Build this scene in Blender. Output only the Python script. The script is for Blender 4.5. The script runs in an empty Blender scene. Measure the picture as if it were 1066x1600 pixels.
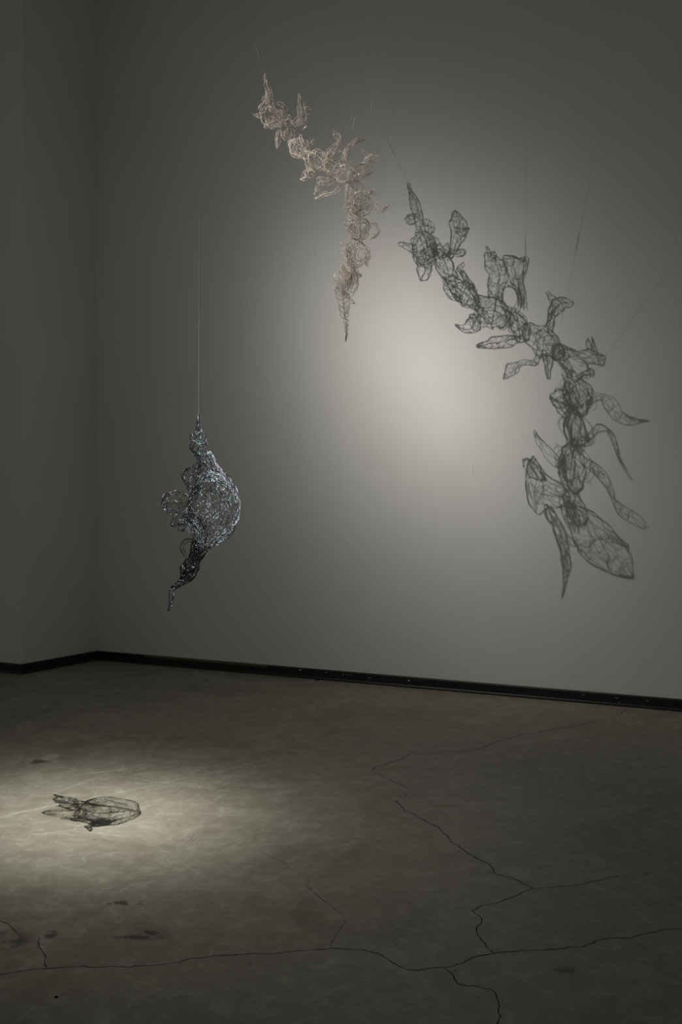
import bpy, math
import numpy as np
from mathutils import Vector, Matrix

sc = bpy.context.scene
COL = sc.collection

# ---------------------------------------------------------------- camera
cd = bpy.data.cameras.new('camera')
cam = bpy.data.objects.new('camera', cd); COL.objects.link(cam)
cam.location = (0, 0, 1.5); cam.rotation_euler = (math.pi/2, 0, 0)
cd.sensor_fit = 'VERTICAL'; cd.sensor_height = 36.0; cd.lens = 1555/1600*36
cd.clip_start = 0.05; cd.clip_end = 100
sc.camera = cam

# ---------------------------------------------------------------- world, exposure
w = bpy.data.worlds.new('world'); sc.world = w; w.use_nodes = True
bg = w.node_tree.nodes['Background']
bg.inputs[0].default_value = (0.96, 1.0, 0.96, 1); bg.inputs[1].default_value = 0.114
vs = sc.view_settings
vs.view_transform = 'Standard'; vs.look = 'None'; vs.exposure = 0.0; vs.gamma = 1.0; vs.use_curve_mapping = False

# ---------------------------------------------------------------- spotlights (their housings are built further down)
LAMP_WALL = Vector((-2.9104, 5.9706, 6.0)); AIM_WALL = Vector((0.87, 8.369, 2.395))
LAMP_FLOOR = Vector((1.2171, 2.7549, 6.0)); AIM_FLOOR = Vector((-1.27, 4.92, 0.0))

def spot(name, loc, aim, color, radius, lobes):
    """one reflector lamp: beam = hot core plus softer field and spill"""
    l = bpy.data.lights.new(name, 'SPOT'); l.energy = 1.0; l.shadow_soft_size = radius
    l.spot_size = math.radians(150); l.spot_blend = 0.3; l.color = color
    l.use_nodes = True; nt = l.node_tree; N = nt.nodes; em = N['Emission']
    tc = N.new('ShaderNodeTexCoord'); sp = N.new('ShaderNodeSeparateXYZ')
    nt.links.new(tc.outputs['Normal'], sp.inputs[0])
    ab = N.new('ShaderNodeMath'); ab.operation = 'ABSOLUTE'; nt.links.new(sp.outputs[2], ab.inputs[0])
    on = N.new('ShaderNodeMath'); on.operation = 'SUBTRACT'; on.inputs[0].default_value = 1; nt.links.new(ab.outputs[0], on.inputs[1])
    last = None
    for amp, deg, pw in lobes:
        s2 = math.radians(deg)**2 / 2
        m = N.new('ShaderNodeMath'); m.operation = 'DIVIDE'; nt.links.new(on.outputs[0], m.inputs[0]); m.inputs[1].default_value = s2
        p = N.new('ShaderNodeMath'); p.operation = 'POWER'; nt.links.new(m.outputs[0], p.inputs[0]); p.inputs[1].default_value = pw
        ng = N.new('ShaderNodeMath'); ng.operation = 'MULTIPLY'; nt.links.new(p.outputs[0], ng.inputs[0]); ng.inputs[1].default_value = -1
        e = N.new('ShaderNodeMath'); e.operation = 'EXPONENT'; nt.links.new(ng.outputs[0], e.inputs[0])
        k = N.new('ShaderNodeMath'); k.operation = 'MULTIPLY'; nt.links.new(e.outputs[0], k.inputs[0]); k.inputs[1].default_value = amp
        if last is None: last = k
        else:
            a = N.new('ShaderNodeMath'); a.operation = 'ADD'; nt.links.new(last.outputs[0], a.inputs[0]); nt.links.new(k.outputs[0], a.inputs[1]); last = a
    nt.links.new(last.outputs[0], em.inputs['Strength'])
    o = bpy.data.objects.new(name, l); COL.objects.link(o)
    o.location = loc; o.rotation_euler = (aim-loc).to_track_quat('-Z', 'Y').to_euler()
    return o
# lobes: (strength, half angle in degrees, exponent of the bell)
spot('wall_beam', LAMP_WALL, AIM_WALL, (1.0, 0.965, 0.91), 0.0095, [(1234, 10.46, 0.785), (76, 31, 1.0)])
spot('floor_beam', LAMP_FLOOR, AIM_FLOOR, (1.0, 0.985, 0.95), 0.0095, [(2700, 6.1, 1.25), (440, 12, 1.0)])

# ---------------------------------------------------------------- materials
def mat(name, col=(.5,.5,.5), rough=.5, metal=0.0, spec=.5):
    m = bpy.data.materials.new(name); m.use_nodes = True
    b = m.node_tree.nodes['Principled BSDF']
    b.inputs['Base Color'].default_value = (*col, 1); b.inputs['Roughness'].default_value = rough
    b.inputs['Metallic'].default_value = metal; b.inputs['Specular IOR Level'].default_value = spec
    return m
class NT:
    def __init__(s, m): s.t = m.node_tree; s.b = s.t.nodes['Principled BSDF']
    def n(s, kind, **kw):
        x = s.t.nodes.new('ShaderNode'+kind)
        for k, v in kw.items(): setattr(x, k, v)
        return x
    def l(s, a, b): s.t.links.new(a, b)
    def math(s, op, a, b=None):
        x = s.n('Math', operation=op)
        for i, v in enumerate((a, b)):
            if v is None: continue
            if isinstance(v, (int, float)): x.inputs[i].default_value = v
            else: s.l(v, x.inputs[i])
        return x.outputs[0]
    def ramp(s, v, lo, hi, a=0.0, b=1.0):
        x = s.n('MapRange', interpolation_type='SMOOTHSTEP')
        s.l(v, x.inputs[0]); x.inputs[1].default_value = lo; x.inputs[2].default_value = hi
        x.inputs[3].default_value = a; x.inputs[4].default_value = b
        return x.outputs[0]
    def mix(s, f, a, b, mode='MIX'):
        x = s.n('Mix', data_type='RGBA', blend_type=mode)
        for i, v in ((0, f), (6, a), (7, b)):
            if isinstance(v, (int, float)): x.inputs[i].default_value = v
            elif isinstance(v, tuple): x.inputs[i].default_value = (*v, 1)
            else: s.l(v, x.inputs[i])
        return x.outputs[2]
    def noise(s, co, scale, detail=4, rough=.55, dist=0.0):
        x = s.n('TexNoise'); s.l(co, x.inputs['Vector']); x.inputs['Scale'].default_value = scale
        x.inputs['Detail'].default_value = detail; x.inputs['Roughness'].default_value = rough; x.inputs['Distortion'].default_value = dist
        return x
    def bump(s, h, strength, dist=.002):
        x = s.n('Bump'); s.l(h, x.inputs['Height']); x.inputs['Strength'].default_value = strength; x.inputs['Distance'].default_value = dist
        s.l(x.outputs[0], s.b.inputs['Normal'])

M = {}
# long pale healed lines in the slab: from, to, half width, strength
VEINS = [(-1.676, 4.89, -1.03, 5.46, .02, .42), (-1.03, 5.46, -.51, 5.95, .018, .36), (-1.62, 5.60, -1.2, 5.85, .014, .30), (-1.55, 5.25, -1.33, 5.75, .012, .28), (-1.2, 5.62, -.62, 5.35, .012, .28), (-.9, 5.5, -.35, 5.3, .012, .22), (-1.72, 4.55, -1.2, 4.72, .012, .26), (-1.0, 5.9, -.55, 5.62, .012, .22)]
def make_materials():
    # painted plaster
    m = M['plaster'] = mat('white_wall_paint', (.72,.715,.69), .75, spec=.25); g = NT(m)
    co = g.n('NewGeometry').outputs['Position']
    n1 = g.noise(co, .7, 3); n2 = g.noise(co, 160, 2)
    g.l(g.mix(g.ramp(n1.outputs[0], .3, .7), (.70,.695,.67), (.735,.73,.71)), g.b.inputs['Base Color'])
    g.bump(n2.outputs[0], .12, .001)
    # polished concrete
    m = M['concrete'] = mat('polished_concrete', (.2,.19,.16), .5, spec=.4); g = NT(m)
    pos = g.n('NewGeometry').outputs['Position']
    wz = g.n('VectorMath', operation='ADD'); g.l(pos, wz.inputs[0])
    nd = g.noise(pos, 1.6, 3); sc_ = g.n('VectorMath', operation='SCALE'); g.l(nd.outputs['Color'], sc_.inputs[0]); sc_.inputs['Scale'].default_value = .35
    g.l(sc_.outputs[0], wz.inputs[1]); co = wz.outputs[0]
    big = g.noise(pos, .55, 5, .6, .6).outputs[0]; mid = g.noise(co, 3.0, 6, .65, .8).outputs[0]; fine = g.noise(pos, 60, 4, .7).outputs[0]
    c = g.mix(g.ramp(big, .3, .7), (.222,.203,.148), (.312,.291,.232))
    c = g.mix(g.ramp(mid, .32, .72, 0, .8), c, (.385,.364,.293), 'MIX')
    c = g.mix(g.ramp(g.noise(co, 1.1, 5, .6, 1.2).outputs[0], .52, .72, 0, .55), c, (.170,.152,.106))
    c = g.mix(g.ramp(fine, .3, .7, .0, .28), c, (.15,.137,.106))
    # pale healed craze lines of the old slab
    veins = None
    for scale, wd, amt in ((3.4, .012, .34), (8.5, .022, .22)):
        v = g.n('TexVoronoi', feature='DISTANCE_TO_EDGE'); g.l(co, v.inputs['Vector']); v.inputs['Scale'].default_value = scale
        k = g.math('MULTIPLY', g.ramp(v.outputs['Distance'], 0.0, wd*1.6, 1, 0), g.ramp(g.noise(pos, 1.7+scale*.2, 3).outputs[0], .44, .62, 0, amt))
        veins = k if veins is None else g.math('MAXIMUM', veins, k)
    sx = g.n('SeparateXYZ'); g.l(pos, sx.inputs[0])
    dx = g.math('ADD', sx.outputs[0], 1.2); dy = g.math('SUBTRACT', sx.outputs[1], 5.2)
    d2 = g.math('SQRT', g.math('ADD', g.math('MULTIPLY', dx, dx), g.math('MULTIPLY', dy, dy)))
    veins = g.math('MULTIPLY', veins, g.ramp(d2, .9, 2.4, 1.0, .12))
    c = g.mix(veins, c, (.52,.505,.43))
    nj = g.noise(pos, 5, 3); off = g.n('VectorMath', operation='MULTIPLY_ADD'); g.l(nj.outputs['Color'], off.inputs[0]); off.inputs[1].default_value = (.09, .09, 0); g.l(pos, off.inputs[2])
    sj = g.n('SeparateXYZ'); g.l(off.outputs[0], sj.inputs[0])
    for (ax_, ay_, bx_, by_, wv, am) in VEINS:
        ux, uy = bx_-ax_, by_-ay_; ln = math.hypot(ux, uy); ux /= ln; uy /= ln; ox, oy = ax_+.045, ay_+.045
        rx_ = g.math('SUBTRACT', sj.outputs[0], ox); ry_ = g.math('SUBTRACT', sj.outputs[1], oy)
        dd = g.math('ABSOLUTE', g.math('SUBTRACT', g.math('MULTIPLY', ry_, ux), g.math('MULTIPLY', rx_, uy)))
        tl = g.math('ADD', g.math('MULTIPLY', rx_, ux), g.math('MULTIPLY', ry_, uy))
        k = g.math('MULTIPLY', g.ramp(dd, 0, wv, am, 0), g.math('MULTIPLY', g.ramp(tl, -.04, .04), g.ramp(tl, ln-.05, ln+.05, 1, 0)))
        c = g.mix(k, c, (.52,.505,.43))
    mot = g.noise(co, 13, 6, .7, .5).outputs[0]
    c = g.mix(g.ramp(mot, .35, .68, .30, 0), c, (.125,.112,.081)); c = g.mix(g.ramp(mot, .5, .75, 0, .30), c, (.44,.42,.35))
    # dark oil stains with shapes of their own
    for (x0, y0, rx, ry, s, lo) in ((-1.20, 3.48, .16, .11, 13, .46), (-.83, 3.82, .13, .035, 19, .48), (-.72, 3.53, .14, .06, 21, .47), (.733, 3.26, .06, .03, 18, .42), (-1.03, 3.53, .03, .05, 18, .42), (-1.84, 5.98, .10, .07, 14, .46)):
        ax = g.math('DIVIDE', g.math('SUBTRACT', sx.outputs[0], x0), rx); ay = g.math('DIVIDE', g.math('SUBTRACT', sx.outputs[1], y0), ry)
        r = g.math('SQRT', g.math('ADD', g.math('MULTIPLY', ax, ax), g.math('MULTIPLY', ay, ay)))
        k = g.math('MULTIPLY', g.ramp(r, .4, 1.0, 1, 0), g.ramp(g.noise(pos, s, 4, .6).outputs[0], lo+.02, lo+.08, 0, .75))
        c = g.mix(k, c, (.055,.045,.03))
    spk = g.n('TexVoronoi'); g.l(pos, spk.inputs['Vector']); spk.inputs['Scale'].default_value = 4.5
    c = g.mix(g.ramp(spk.outputs['Distance'], .018, .035, .8, 0), c, (.05,.045,.035))
    g.l(c, g.b.inputs['Base Color'])
    g.l(g.ramp(mid, .25, .75, .48, .64), g.b.inputs['Roughness'])
    hsum = g.math('ADD', g.math('MULTIPLY', mid, .5), g.math('MULTIPLY', fine, .25))
    g.bump(hsum, .35, .004)
    M['crack'] = mat('dark_crack', (.012,.011,.009), .9, spec=.1)  # near-black colour of the crack ribbons and dark floor crumbs
    # black baseboard
    m = M['base'] = mat('black_baseboard_paint', (.012,.012,.011), .45, spec=.35); g = NT(m)
    pos = g.n('NewGeometry').outputs['Position']; n = g.noise(pos, 9, 4)
    g.l(g.mix(g.ramp(n.outputs[0], .5, .75), (.010,.010,.009), (.026,.024,.021)), g.b.inputs['Base Color'])
    M['chip'] = mat('white_paint_fleck', (.20,.198,.19), .7); M['plaster_chip'] = mat('bare_plaster_chip', (.92,.92,.90), .8)
    M['yellow'] = mat('yellowed_paint', (.085,.068,.018), .6)
    M['smudge'] = mat('grey_smudge', (.58,.575,.555), .8)
    M['scuff'] = mat('faint_scuff', (.64,.635,.615), .8)
    M['ceil'] = mat('ceiling_paint', (.45,.45,.43), .8)
    M['lampblack'] = mat('black_powder_coat', (.02,.02,.02), .5)
    M['glass'] = mat('lamp_lens_glass', (.8,.8,.78), .15)
    M['thread'] = mat('nylon_thread', (.36,.355,.34), .4, spec=.5)
    for key, nm, metal, rough in (('pale_wire', 'rose_silver_tinsel_wire', .3, .22), ('dark_wire', 'black_iridescent_tinsel_wire', .5, .3)):
        m = M[key] = mat(nm, (.5,.5,.5), rough, metal, .6); g = NT(m)
        a = g.n('Attribute', attribute_name='yarn'); g.l(a.outputs['Color'], g.b.inputs['Base Color'])
        n = g.noise(g.n('NewGeometry').outputs['Position'], 420, 2); g.bump(n.outputs[0], .8, .004)
make_materials()

# ---------------------------------------------------------------- helpers
def link(name, me, material=None, parent=None):
    o = bpy.data.objects.new(name, me); COL.objects.link(o)
    if material: me.materials.append(material)
    if parent: o.parent = parent
    return o
def tag(o, label=None, cat=None, group=None, kind=None):
    for k, v in (('label', label), ('category', cat), ('group', group), ('kind', kind)):
        if v: o[k] = v
    return o
def empty(name, loc):
    o = bpy.data.objects.new(name, None); COL.objects.link(o); o.location = loc; o.empty_display_size = .1
    return o
def mesh(name, v, f):
    me = bpy.data.meshes.new(name); me.from_pydata([tuple(map(float, x)) for x in v], [], [tuple(x) for x in f]); me.update(); return me
def prism(poly, z0, z1):
    n = len(poly); v = [(x, y, z0) for x, y in poly]+[(x, y, z1) for x, y in poly]
    f = [tuple(range(n-1, -1, -1)), tuple(range(n, 2*n))]+[(i, (i+1) % n, n+(i+1) % n, n+i) for i in range(n)]
    return v, f
def sweep_profile(profile, a, b, out):
    """extrude a (offset, height) profile from a to b on the floor; out = unit normal into the room"""
    v = []; n = len(profile)
    for p in (a, b):
        v += [(p[0]+out[0]*o, p[1]+out[1]*o, h) for o, h in profile]
    f = [(i, (i+1) % n, n+(i+1) % n, n+i) for i in range(n)]+[tuple(range(n-1, -1, -1)), tuple(range(n, 2*n))]
    return v, f
def fix_normals(me):
    import bmesh
    bm = bmesh.new(); bm.from_mesh(me); bmesh.ops.recalc_face_normals(bm, faces=bm.faces[:]); bm.to_mesh(me); bm.free(); me.update()
    return me

# ---------------------------------------------------------------- the room
D = Vector((0.8874, -0.4611)); NB = Vector((-0.4611, -0.8874))         # along the back wall, out of it
C0 = Vector((-2.476, 10.107)); E0 = Vector((-2.952, 9.215))            # inner corner, outer corner of the jog
RB = C0 + D*9.5; LW = E0 - D*5.0
H = 7.2
def wall(name, a, b, out, th=.2):
    poly = [(a.x, a.y), (b.x, b.y), (b.x-out.x*th, b.y-out.y*th), (a.x-out.x*th, a.y-out.y*th)]
    v, f = prism(poly, 0, H); o = link(name, fix_normals(mesh(name, v, f)), M['plaster']); tag(o, kind='structure'); return o
NL = Vector((0.8822, -0.4708))                                          # the return faces right
v, f = prism([(-9, -5), (9, -5), (9, 14), (-9, 14)], -.15, 0)
floor = tag(link('floor', fix_normals(mesh('floor', v, f)), M['concrete']), kind='structure')
v, f = prism([(-9, -1), (9, -1), (9, 14), (-9, 14)], H, H+.15)
ceiling = tag(link('ceiling', fix_normals(mesh('ceiling', v, f)), M['ceil']), kind='structure')
wall_back = wall('wall_back', C0 - D*.0, RB, NB)
v, f = prism([tuple(C0), tuple(E0), tuple(LW), tuple(LW-NB*1.2), tuple(C0-NB*.2)], 0, H)
wall_left = tag(link('wall_left', fix_normals(mesh('wall_left', v, f)), M['plaster']), kind='structure')
bv = wall_left.modifiers.new('soft_edge', 'BEVEL'); bv.width = .006; bv.segments = 2; bv.limit_method = 'ANGLE'

PROF = [(0, 0), (.022, 0), (.022, .012), (.014, .022), (.014, .082), (.009, .092), (0, .092)]
def baseboard(name, a, b, out, ea=0.0, eb=0.0):
    d = (b-a).normalized(); v, f = sweep_profile(PROF, a-d*ea, b+d*eb, out)
    return tag(link(name, fix_normals(mesh(name, v, f)), M['base']), kind='structure')
bb = baseboard('baseboard_back', C0, RB, NB)
baseboard('baseboard_return', E0, C0, NL, .02, 0)
baseboard('baseboard_left', LW, E0, NB, 0, .014)

def patch(name, parent, s, h, ln, ht, off, m, seed, n=9, proud=.0012):
    """thin irregular flake on the back wall plane, s metres along from the corner, at height h"""
    r = np.random.default_rng(seed); ring = []
    for i in range(n):
        a = 2*math.pi*i/n; k = r.uniform(.6, 1.1)
        ring.append((s+math.cos(a)*ln*k/2, h+math.sin(a)*ht*k/2))
    v = []
    for q in (off, off+proud):
        for (ss, hh) in ring:
            p = C0 + D*ss + NB*q; v.append((p.x, p.y, hh))
    f = [tuple(range(n, 2*n))]+[(i, (i+1) % n, n+(i+1) % n, n+i) for i in range(n)]
    o = link(name, fix_normals(mesh(name, v, f)), m); o.parent = parent; return o
for i, (s, h, ln, ht, m) in enumerate([(2.86, 1.257, 0.026, 0.014, 'plaster_chip'), (2.905, 1.274, 0.01, 0.008, 'smudge'), (4.023, 1.829, 0.004, 0.14, 'scuff'), (4.011, 1.702, 0.005, 0.05, 'plaster_chip'), (4.86, 0.21, 0.012, 0.018, 'smudge'), (1.745, 0.435, 0.05, 0.01, 'smudge')]):
    patch('paint_chip' if m == 'plaster_chip' else 'scuff', wall_back, s, h, ln, ht, 0, M[m], i)
for i, (s, h, ln, ht) in enumerate([(2.379, 0.072, 0.03, 0.012), (2.649, 0.071, 0.03, 0.012), (2.816, 0.064, 0.022, 0.012), (2.867, 0.065, 0.02, 0.012), (2.898, 0.065, 0.022, 0.012), (3.08, 0.056, 0.035, 0.012), (3.451, 0.06, 0.02, 0.02), (4.941, 0.065, 0.03, 0.01), (5.204, 0.063, 0.04, 0.01), (5.43, 0.06, 0.03, 0.01), (5.218, 0.024, 0.03, 0.008)]):
    patch('paint_fleck', bb, s, max(.03, min(h, .078)), ln, ht*.8, .014, M['chip' if i not in (0, 6) else 'smudge'], 40+i)
s0, s1 = 0.596, 2.04
v = [];
for s in (s0, s1):
    for (o_, h_) in ((.0142, .070), (.0155, .070), (.0155, .0825), (.0105, .0935), (.009, .0925)):
        p = C0+D*s+NB*o_; v.append((p.x, p.y, h_))
f = [(i, (i+1) % 5, 5+(i+1) % 5, 5+i) for i in range(5)]+[(4, 3, 2, 1, 0), (5, 6, 7, 8, 9)]
link('paint_streak', fix_normals(mesh('paint_streak', v, f)), M['yellow'], bb)

# each lobe: part name, wire density, spine nodes (centre xyz, half-axis a, half-axis b), metres
PALE_LOBES = [
('spire',1,[(-0.5873,7.6705,4.8787,-0.0001,-0.0093,0.002,0.0049,0.0043,-0.0003),(-0.5811,7.6608,4.8341,-0.001,-0.0126,0.0028,0.0104,0.0099,-0.0),(-0.5619,7.6438,4.767,-0.0025,-0.0395,0.0074,0.023,0.0215,0.0007),(-0.5516,7.6336,4.6984,0.0004,-0.0311,0.0073,0.029,0.0246,-0.0029),(-0.5462,7.6063,4.6071,0.001,-0.0254,0.0077,0.0331,0.0275,-0.0062)]),
('pod',1,[(-0.5528,7.6375,4.6854,-0.005,-0.0131,-0.0103,0.0162,0.0148,-0.0114),(-0.5792,7.657,4.6734,-0.0084,-0.0233,-0.0188,0.0203,0.0169,-0.0132),(-0.6027,7.6767,4.659,-0.0034,-0.0103,-0.0085,0.0106,0.0081,-0.0063)]),
('ear',1,[(-0.5097,7.6257,4.6329,0.0012,0.0186,0.0073,0.0015,-0.0194,0.0118),(-0.4663,7.6254,4.6269,0.0079,0.0027,0.0173,0.0005,-0.0091,0.0012),(-0.4289,7.625,4.5962,-0.0008,-0.023,-0.0041,0.0186,0.0155,0.0103),(-0.4354,7.6376,4.5523,0.0007,-0.0101,-0.003,0.0141,0.0066,-0.0002)]),
('bubble',1.3,[(-0.5475,7.6126,4.6135,-0.0088,-0.0445,0.0185,0.0412,0.0421,-0.0078),(-0.5354,7.5932,4.5726,0.0023,-0.0677,0.0124,0.0664,0.0537,-0.005),(-0.5413,7.5965,4.5243,0.0059,-0.0768,-0.0013,0.0743,0.0498,-0.0003),(-0.5368,7.5948,4.4742,0.0389,-0.0287,0.0299,-0.0321,-0.0498,-0.0061),(-0.493,7.5756,4.4415,0.0145,-0.0019,0.0205,-0.0083,-0.025,0.0035)]),
('nub',1,[(-0.6063,7.6085,4.5285,-0.0147,-0.0014,-0.0245,-0.0056,-0.0092,0.0039),(-0.6408,7.6375,4.5475,-0.0084,-0.0008,-0.014,-0.0034,-0.005,0.0023),(-0.6608,7.6597,4.5582,-0.0134,-0.0146,-0.0053,0.0122,0.0198,-0.0098),(-0.6818,7.67,4.5618,-0.002,-0.0036,-0.0015,0.0021,0.0053,-0.0028)]),
('bubble',1,[(-0.5058,7.5976,4.5458,0.0145,0.0009,0.0249,-0.0062,-0.0297,0.0046),(-0.4722,7.5876,4.5266,0.0239,-0.0113,0.0272,-0.012,-0.0338,-0.0034),(-0.4434,7.5816,4.4842,-0.0065,-0.0479,0.0005,0.0315,0.0374,0.012),(-0.432,7.5813,4.4412,-0.0008,-0.0182,-0.0001,0.0196,0.0164,0.0051)]),
('pouch',1,[(-0.4769,7.6361,4.431,0.0033,-0.0333,-0.0024,0.0184,0.0112,-0.0016),(-0.4825,7.6388,4.3867,0.0044,-0.0446,-0.0026,0.0184,0.0114,-0.0016),(-0.4871,7.6402,4.3435,0.0033,-0.0395,-0.0056,0.0187,0.0105,-0.0005),(-0.4916,7.6511,4.2947,0.0005,-0.0069,-0.0016,0.0094,0.0047,0.0002)]),
('bubble',1.2,[(-0.4248,7.5721,4.469,-0.0065,-0.0482,0.009,0.0377,0.0384,0.003),(-0.4085,7.5602,4.417,-0.0039,-0.0646,0.0086,0.0552,0.0481,0.0049),(-0.402,7.5567,4.3632,-0.0031,-0.063,0.0028,0.0542,0.0456,0.0104),(-0.3814,7.5538,4.3043,-0.0044,-0.0499,0.0009,0.0451,0.0435,0.0136)]),
('nub',1,[(-0.4103,7.5511,4.4729,-0.0036,0.0219,0.0038,-0.0196,-0.0115,0.0092),(-0.3956,7.5487,4.5009,-0.0019,0.0125,0.0023,-0.0161,-0.0092,0.0068),(-0.3894,7.5463,4.516,-0.0004,0.0031,0.0007,-0.0042,-0.0023,0.0014)]),
('leaf',1,[(-0.3809,7.5505,4.4341,-0.0006,0.0144,0.0056,-0.0082,-0.0139,0.0172),(-0.3449,7.5466,4.4482,-0.0028,0.0116,0.0031,-0.0126,-0.0135,0.0208),(-0.3036,7.5558,4.4842,-0.0044,0.0292,0.0033,-0.0291,-0.0162,0.0108),(-0.3008,7.5407,4.5584,-0.0016,0.0455,0.0057,-0.0333,-0.0175,-0.0025),(-0.3048,7.5391,4.6167,0.0006,0.0439,-0.0035,-0.0195,-0.0135,-0.0011),(-0.3132,7.5498,4.6704,0.0007,0.0128,-0.0024,-0.01,-0.0078,-0.0)]),
('barb',1,[(-0.2903,7.5442,4.5416,0.0076,0.0341,0.0141,-0.004,-0.0224,0.015),(-0.2498,7.5358,4.54,0.004,0.0154,0.0074,-0.0097,-0.0228,0.0181),(-0.2231,7.5225,4.5503,0.0008,0.0028,0.0016,-0.0078,-0.0093,0.0083)]),
('pod',1,[(-0.3317,7.5429,4.441,0.0058,0.0203,0.0068,-0.0025,-0.0293,0.0138),(-0.2981,7.5361,4.4328,0.004,0.0193,0.0078,-0.0061,-0.0335,0.0254),(-0.2691,7.5305,4.4398,0.0008,0.0087,0.0038,-0.0071,-0.016,0.0167)]),
('barb',1,[(-0.2598,7.5609,4.2788,-0.0057,0.0149,0.0002,-0.0117,-0.0077,0.0126),(-0.2301,7.5719,4.313,-0.0019,0.012,0.0028,-0.0159,-0.0112,0.0141),(-0.2052,7.5562,4.3365,0.0006,0.0054,0.0029,-0.0108,-0.0066,0.007)]),
('bubble',1.3,[(-0.382,7.5567,4.3144,0.0194,-0.0086,0.021,-0.0175,-0.0256,0.0057),(-0.354,7.5293,4.2773,0.0276,-0.0106,0.0313,-0.0281,-0.0445,0.0096),(-0.3179,7.4999,4.2386,0.0334,-0.012,0.0388,-0.0293,-0.0541,0.0085),(-0.279,7.4761,4.1963,0.0284,-0.0145,0.0293,-0.0199,-0.0398,-0.0004),(-0.2493,7.4665,4.1557,0.017,-0.0115,0.0152,-0.0146,-0.0273,-0.0043)]),
('strip',1,[(-0.291,7.5351,4.3383,-0.0055,-0.0209,0.0118,0.0246,0.0224,-0.0076),(-0.2717,7.4893,4.2662,-0.0062,-0.0274,0.0098,0.0296,0.0296,-0.0033),(-0.2388,7.4648,4.1746,-0.003,-0.0163,0.0033,0.0223,0.0231,0.0019)]),
('pod',1,[(-0.3906,7.5511,4.2904,-0.0045,-0.0363,-0.001,0.0255,0.0317,0.0118),(-0.3641,7.5493,4.2381,0.0193,-0.0139,0.0155,-0.0054,-0.0099,-0.0021),(-0.3286,7.5364,4.2,0.0142,-0.0023,0.0184,-0.0027,-0.0089,0.001),(-0.2907,7.52,4.1779,0.006,0.0011,0.0095,-0.0014,-0.0052,0.0014)]),
('bubble',1.3,[(-0.248,7.4736,4.1511,0.0118,0.0022,0.0187,-0.0129,-0.0199,0.0104),(-0.2186,7.4464,4.1357,0.0586,0.0628,0.0143,-0.0462,-0.0766,0.042),(-0.1769,7.4143,4.1211,0.0364,0.0074,0.0587,-0.0266,-0.0587,0.0239),(-0.1351,7.3903,4.091,0.0353,-0.0037,0.0485,-0.0211,-0.0518,0.0114),(-0.1065,7.3735,4.0667,0.0159,-0.003,0.0209,-0.0101,-0.0235,0.0043)]),
('pod',1,[(-0.2533,7.4641,4.133,0.0186,-0.012,0.0169,-0.0067,-0.0091,0.0009),(-0.2271,7.4405,4.0874,0.02,-0.0071,0.0226,-0.0058,-0.0115,0.0015),(-0.1803,7.4165,4.0533,0.012,-0.0002,0.0167,-0.0029,-0.0085,0.002)]),
('hook',1,[(-0.2341,7.4724,4.0964,0.0003,-0.0147,-0.0035,0.019,0.0071,0.0031),(-0.2313,7.4816,4.0587,0.0013,-0.0295,-0.009,0.0351,0.0137,-0.0102),(-0.2595,7.4904,4.0336,-0.0056,-0.0279,-0.016,0.0235,0.0145,-0.0187),(-0.2855,7.5159,4.0175,-0.0103,-0.0094,-0.0113,0.0141,0.0082,-0.0106),(-0.3074,7.5572,4.0213,-0.0027,-0.0013,-0.0018,0.0037,0.0022,-0.0028)]),
('sail',1,[(-0.1228,7.4378,4.1434,-0.009,0.0274,-0.0002,-0.0192,-0.0106,0.0177),(-0.0872,7.4499,4.1893,-0.0114,0.0361,0.0004,-0.0192,-0.0107,0.0177),(-0.0494,7.4601,4.2364,-0.0163,0.0416,-0.0021,-0.0109,-0.0058,0.0108),(-0.0191,7.481,4.2749,-0.0133,0.0491,-0.0171,-0.012,-0.0064,0.0066),(-0.0208,7.4996,4.3277,0.004,0.0523,-0.0067,-0.0151,-0.0103,-0.0008),(-0.0302,7.4913,4.3489,-0.0001,0.009,0.0035,-0.0176,-0.0051,-0.0098)]),
('barb',1,[(-0.0362,7.4941,4.3149,0.0041,0.0236,-0.0053,-0.0163,-0.0136,-0.0006),(-0.0474,7.5055,4.3571,0.0016,0.013,-0.0041,-0.021,-0.016,0.0018),(-0.049,7.5199,4.3925,0.0001,0.0039,-0.0016,-0.0099,-0.0068,0.0023)]),
('sail',1,[(0.0184,7.3713,4.095,-0.0016,0.0116,-0.0015,-0.0215,-0.0105,0.0075),(0.034,7.3811,4.1532,-0.0028,0.0146,-0.0039,-0.0145,-0.0074,0.0065),(0.0507,7.4075,4.2083,-0.013,0.0294,-0.0107,-0.0108,-0.0048,0.008),(0.0819,7.438,4.2511,-0.0215,0.0393,-0.0061,-0.0075,-0.0032,0.0082),(0.1165,7.4558,4.2877,-0.0161,0.041,0.002,-0.0053,-0.003,0.0069),(0.1299,7.4547,4.2956,-0.0011,0.011,0.0033,-0.0044,-0.0044,0.0069)]),
('flap',1,[(0.1313,7.4238,4.2913,0.0011,0.0158,0.0058,0.0012,-0.0102,0.008),(0.1835,7.4233,4.2826,0.0036,-0.008,0.0027,0.0053,0.0022,-0.0042),(0.1069,7.398,4.2465,0.0025,-0.0078,-0.0013,0.0055,0.0038,-0.0092),(0.0674,7.3983,4.2034,0.003,-0.011,0.0007,0.0107,0.0052,-0.0077),(0.0522,7.3776,4.157,0.0034,-0.0143,0.0038,0.0161,0.0079,-0.0083),(0.0268,7.3567,4.0849,0.0012,-0.0056,0.0012,0.0121,0.0059,-0.006)]),
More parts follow.
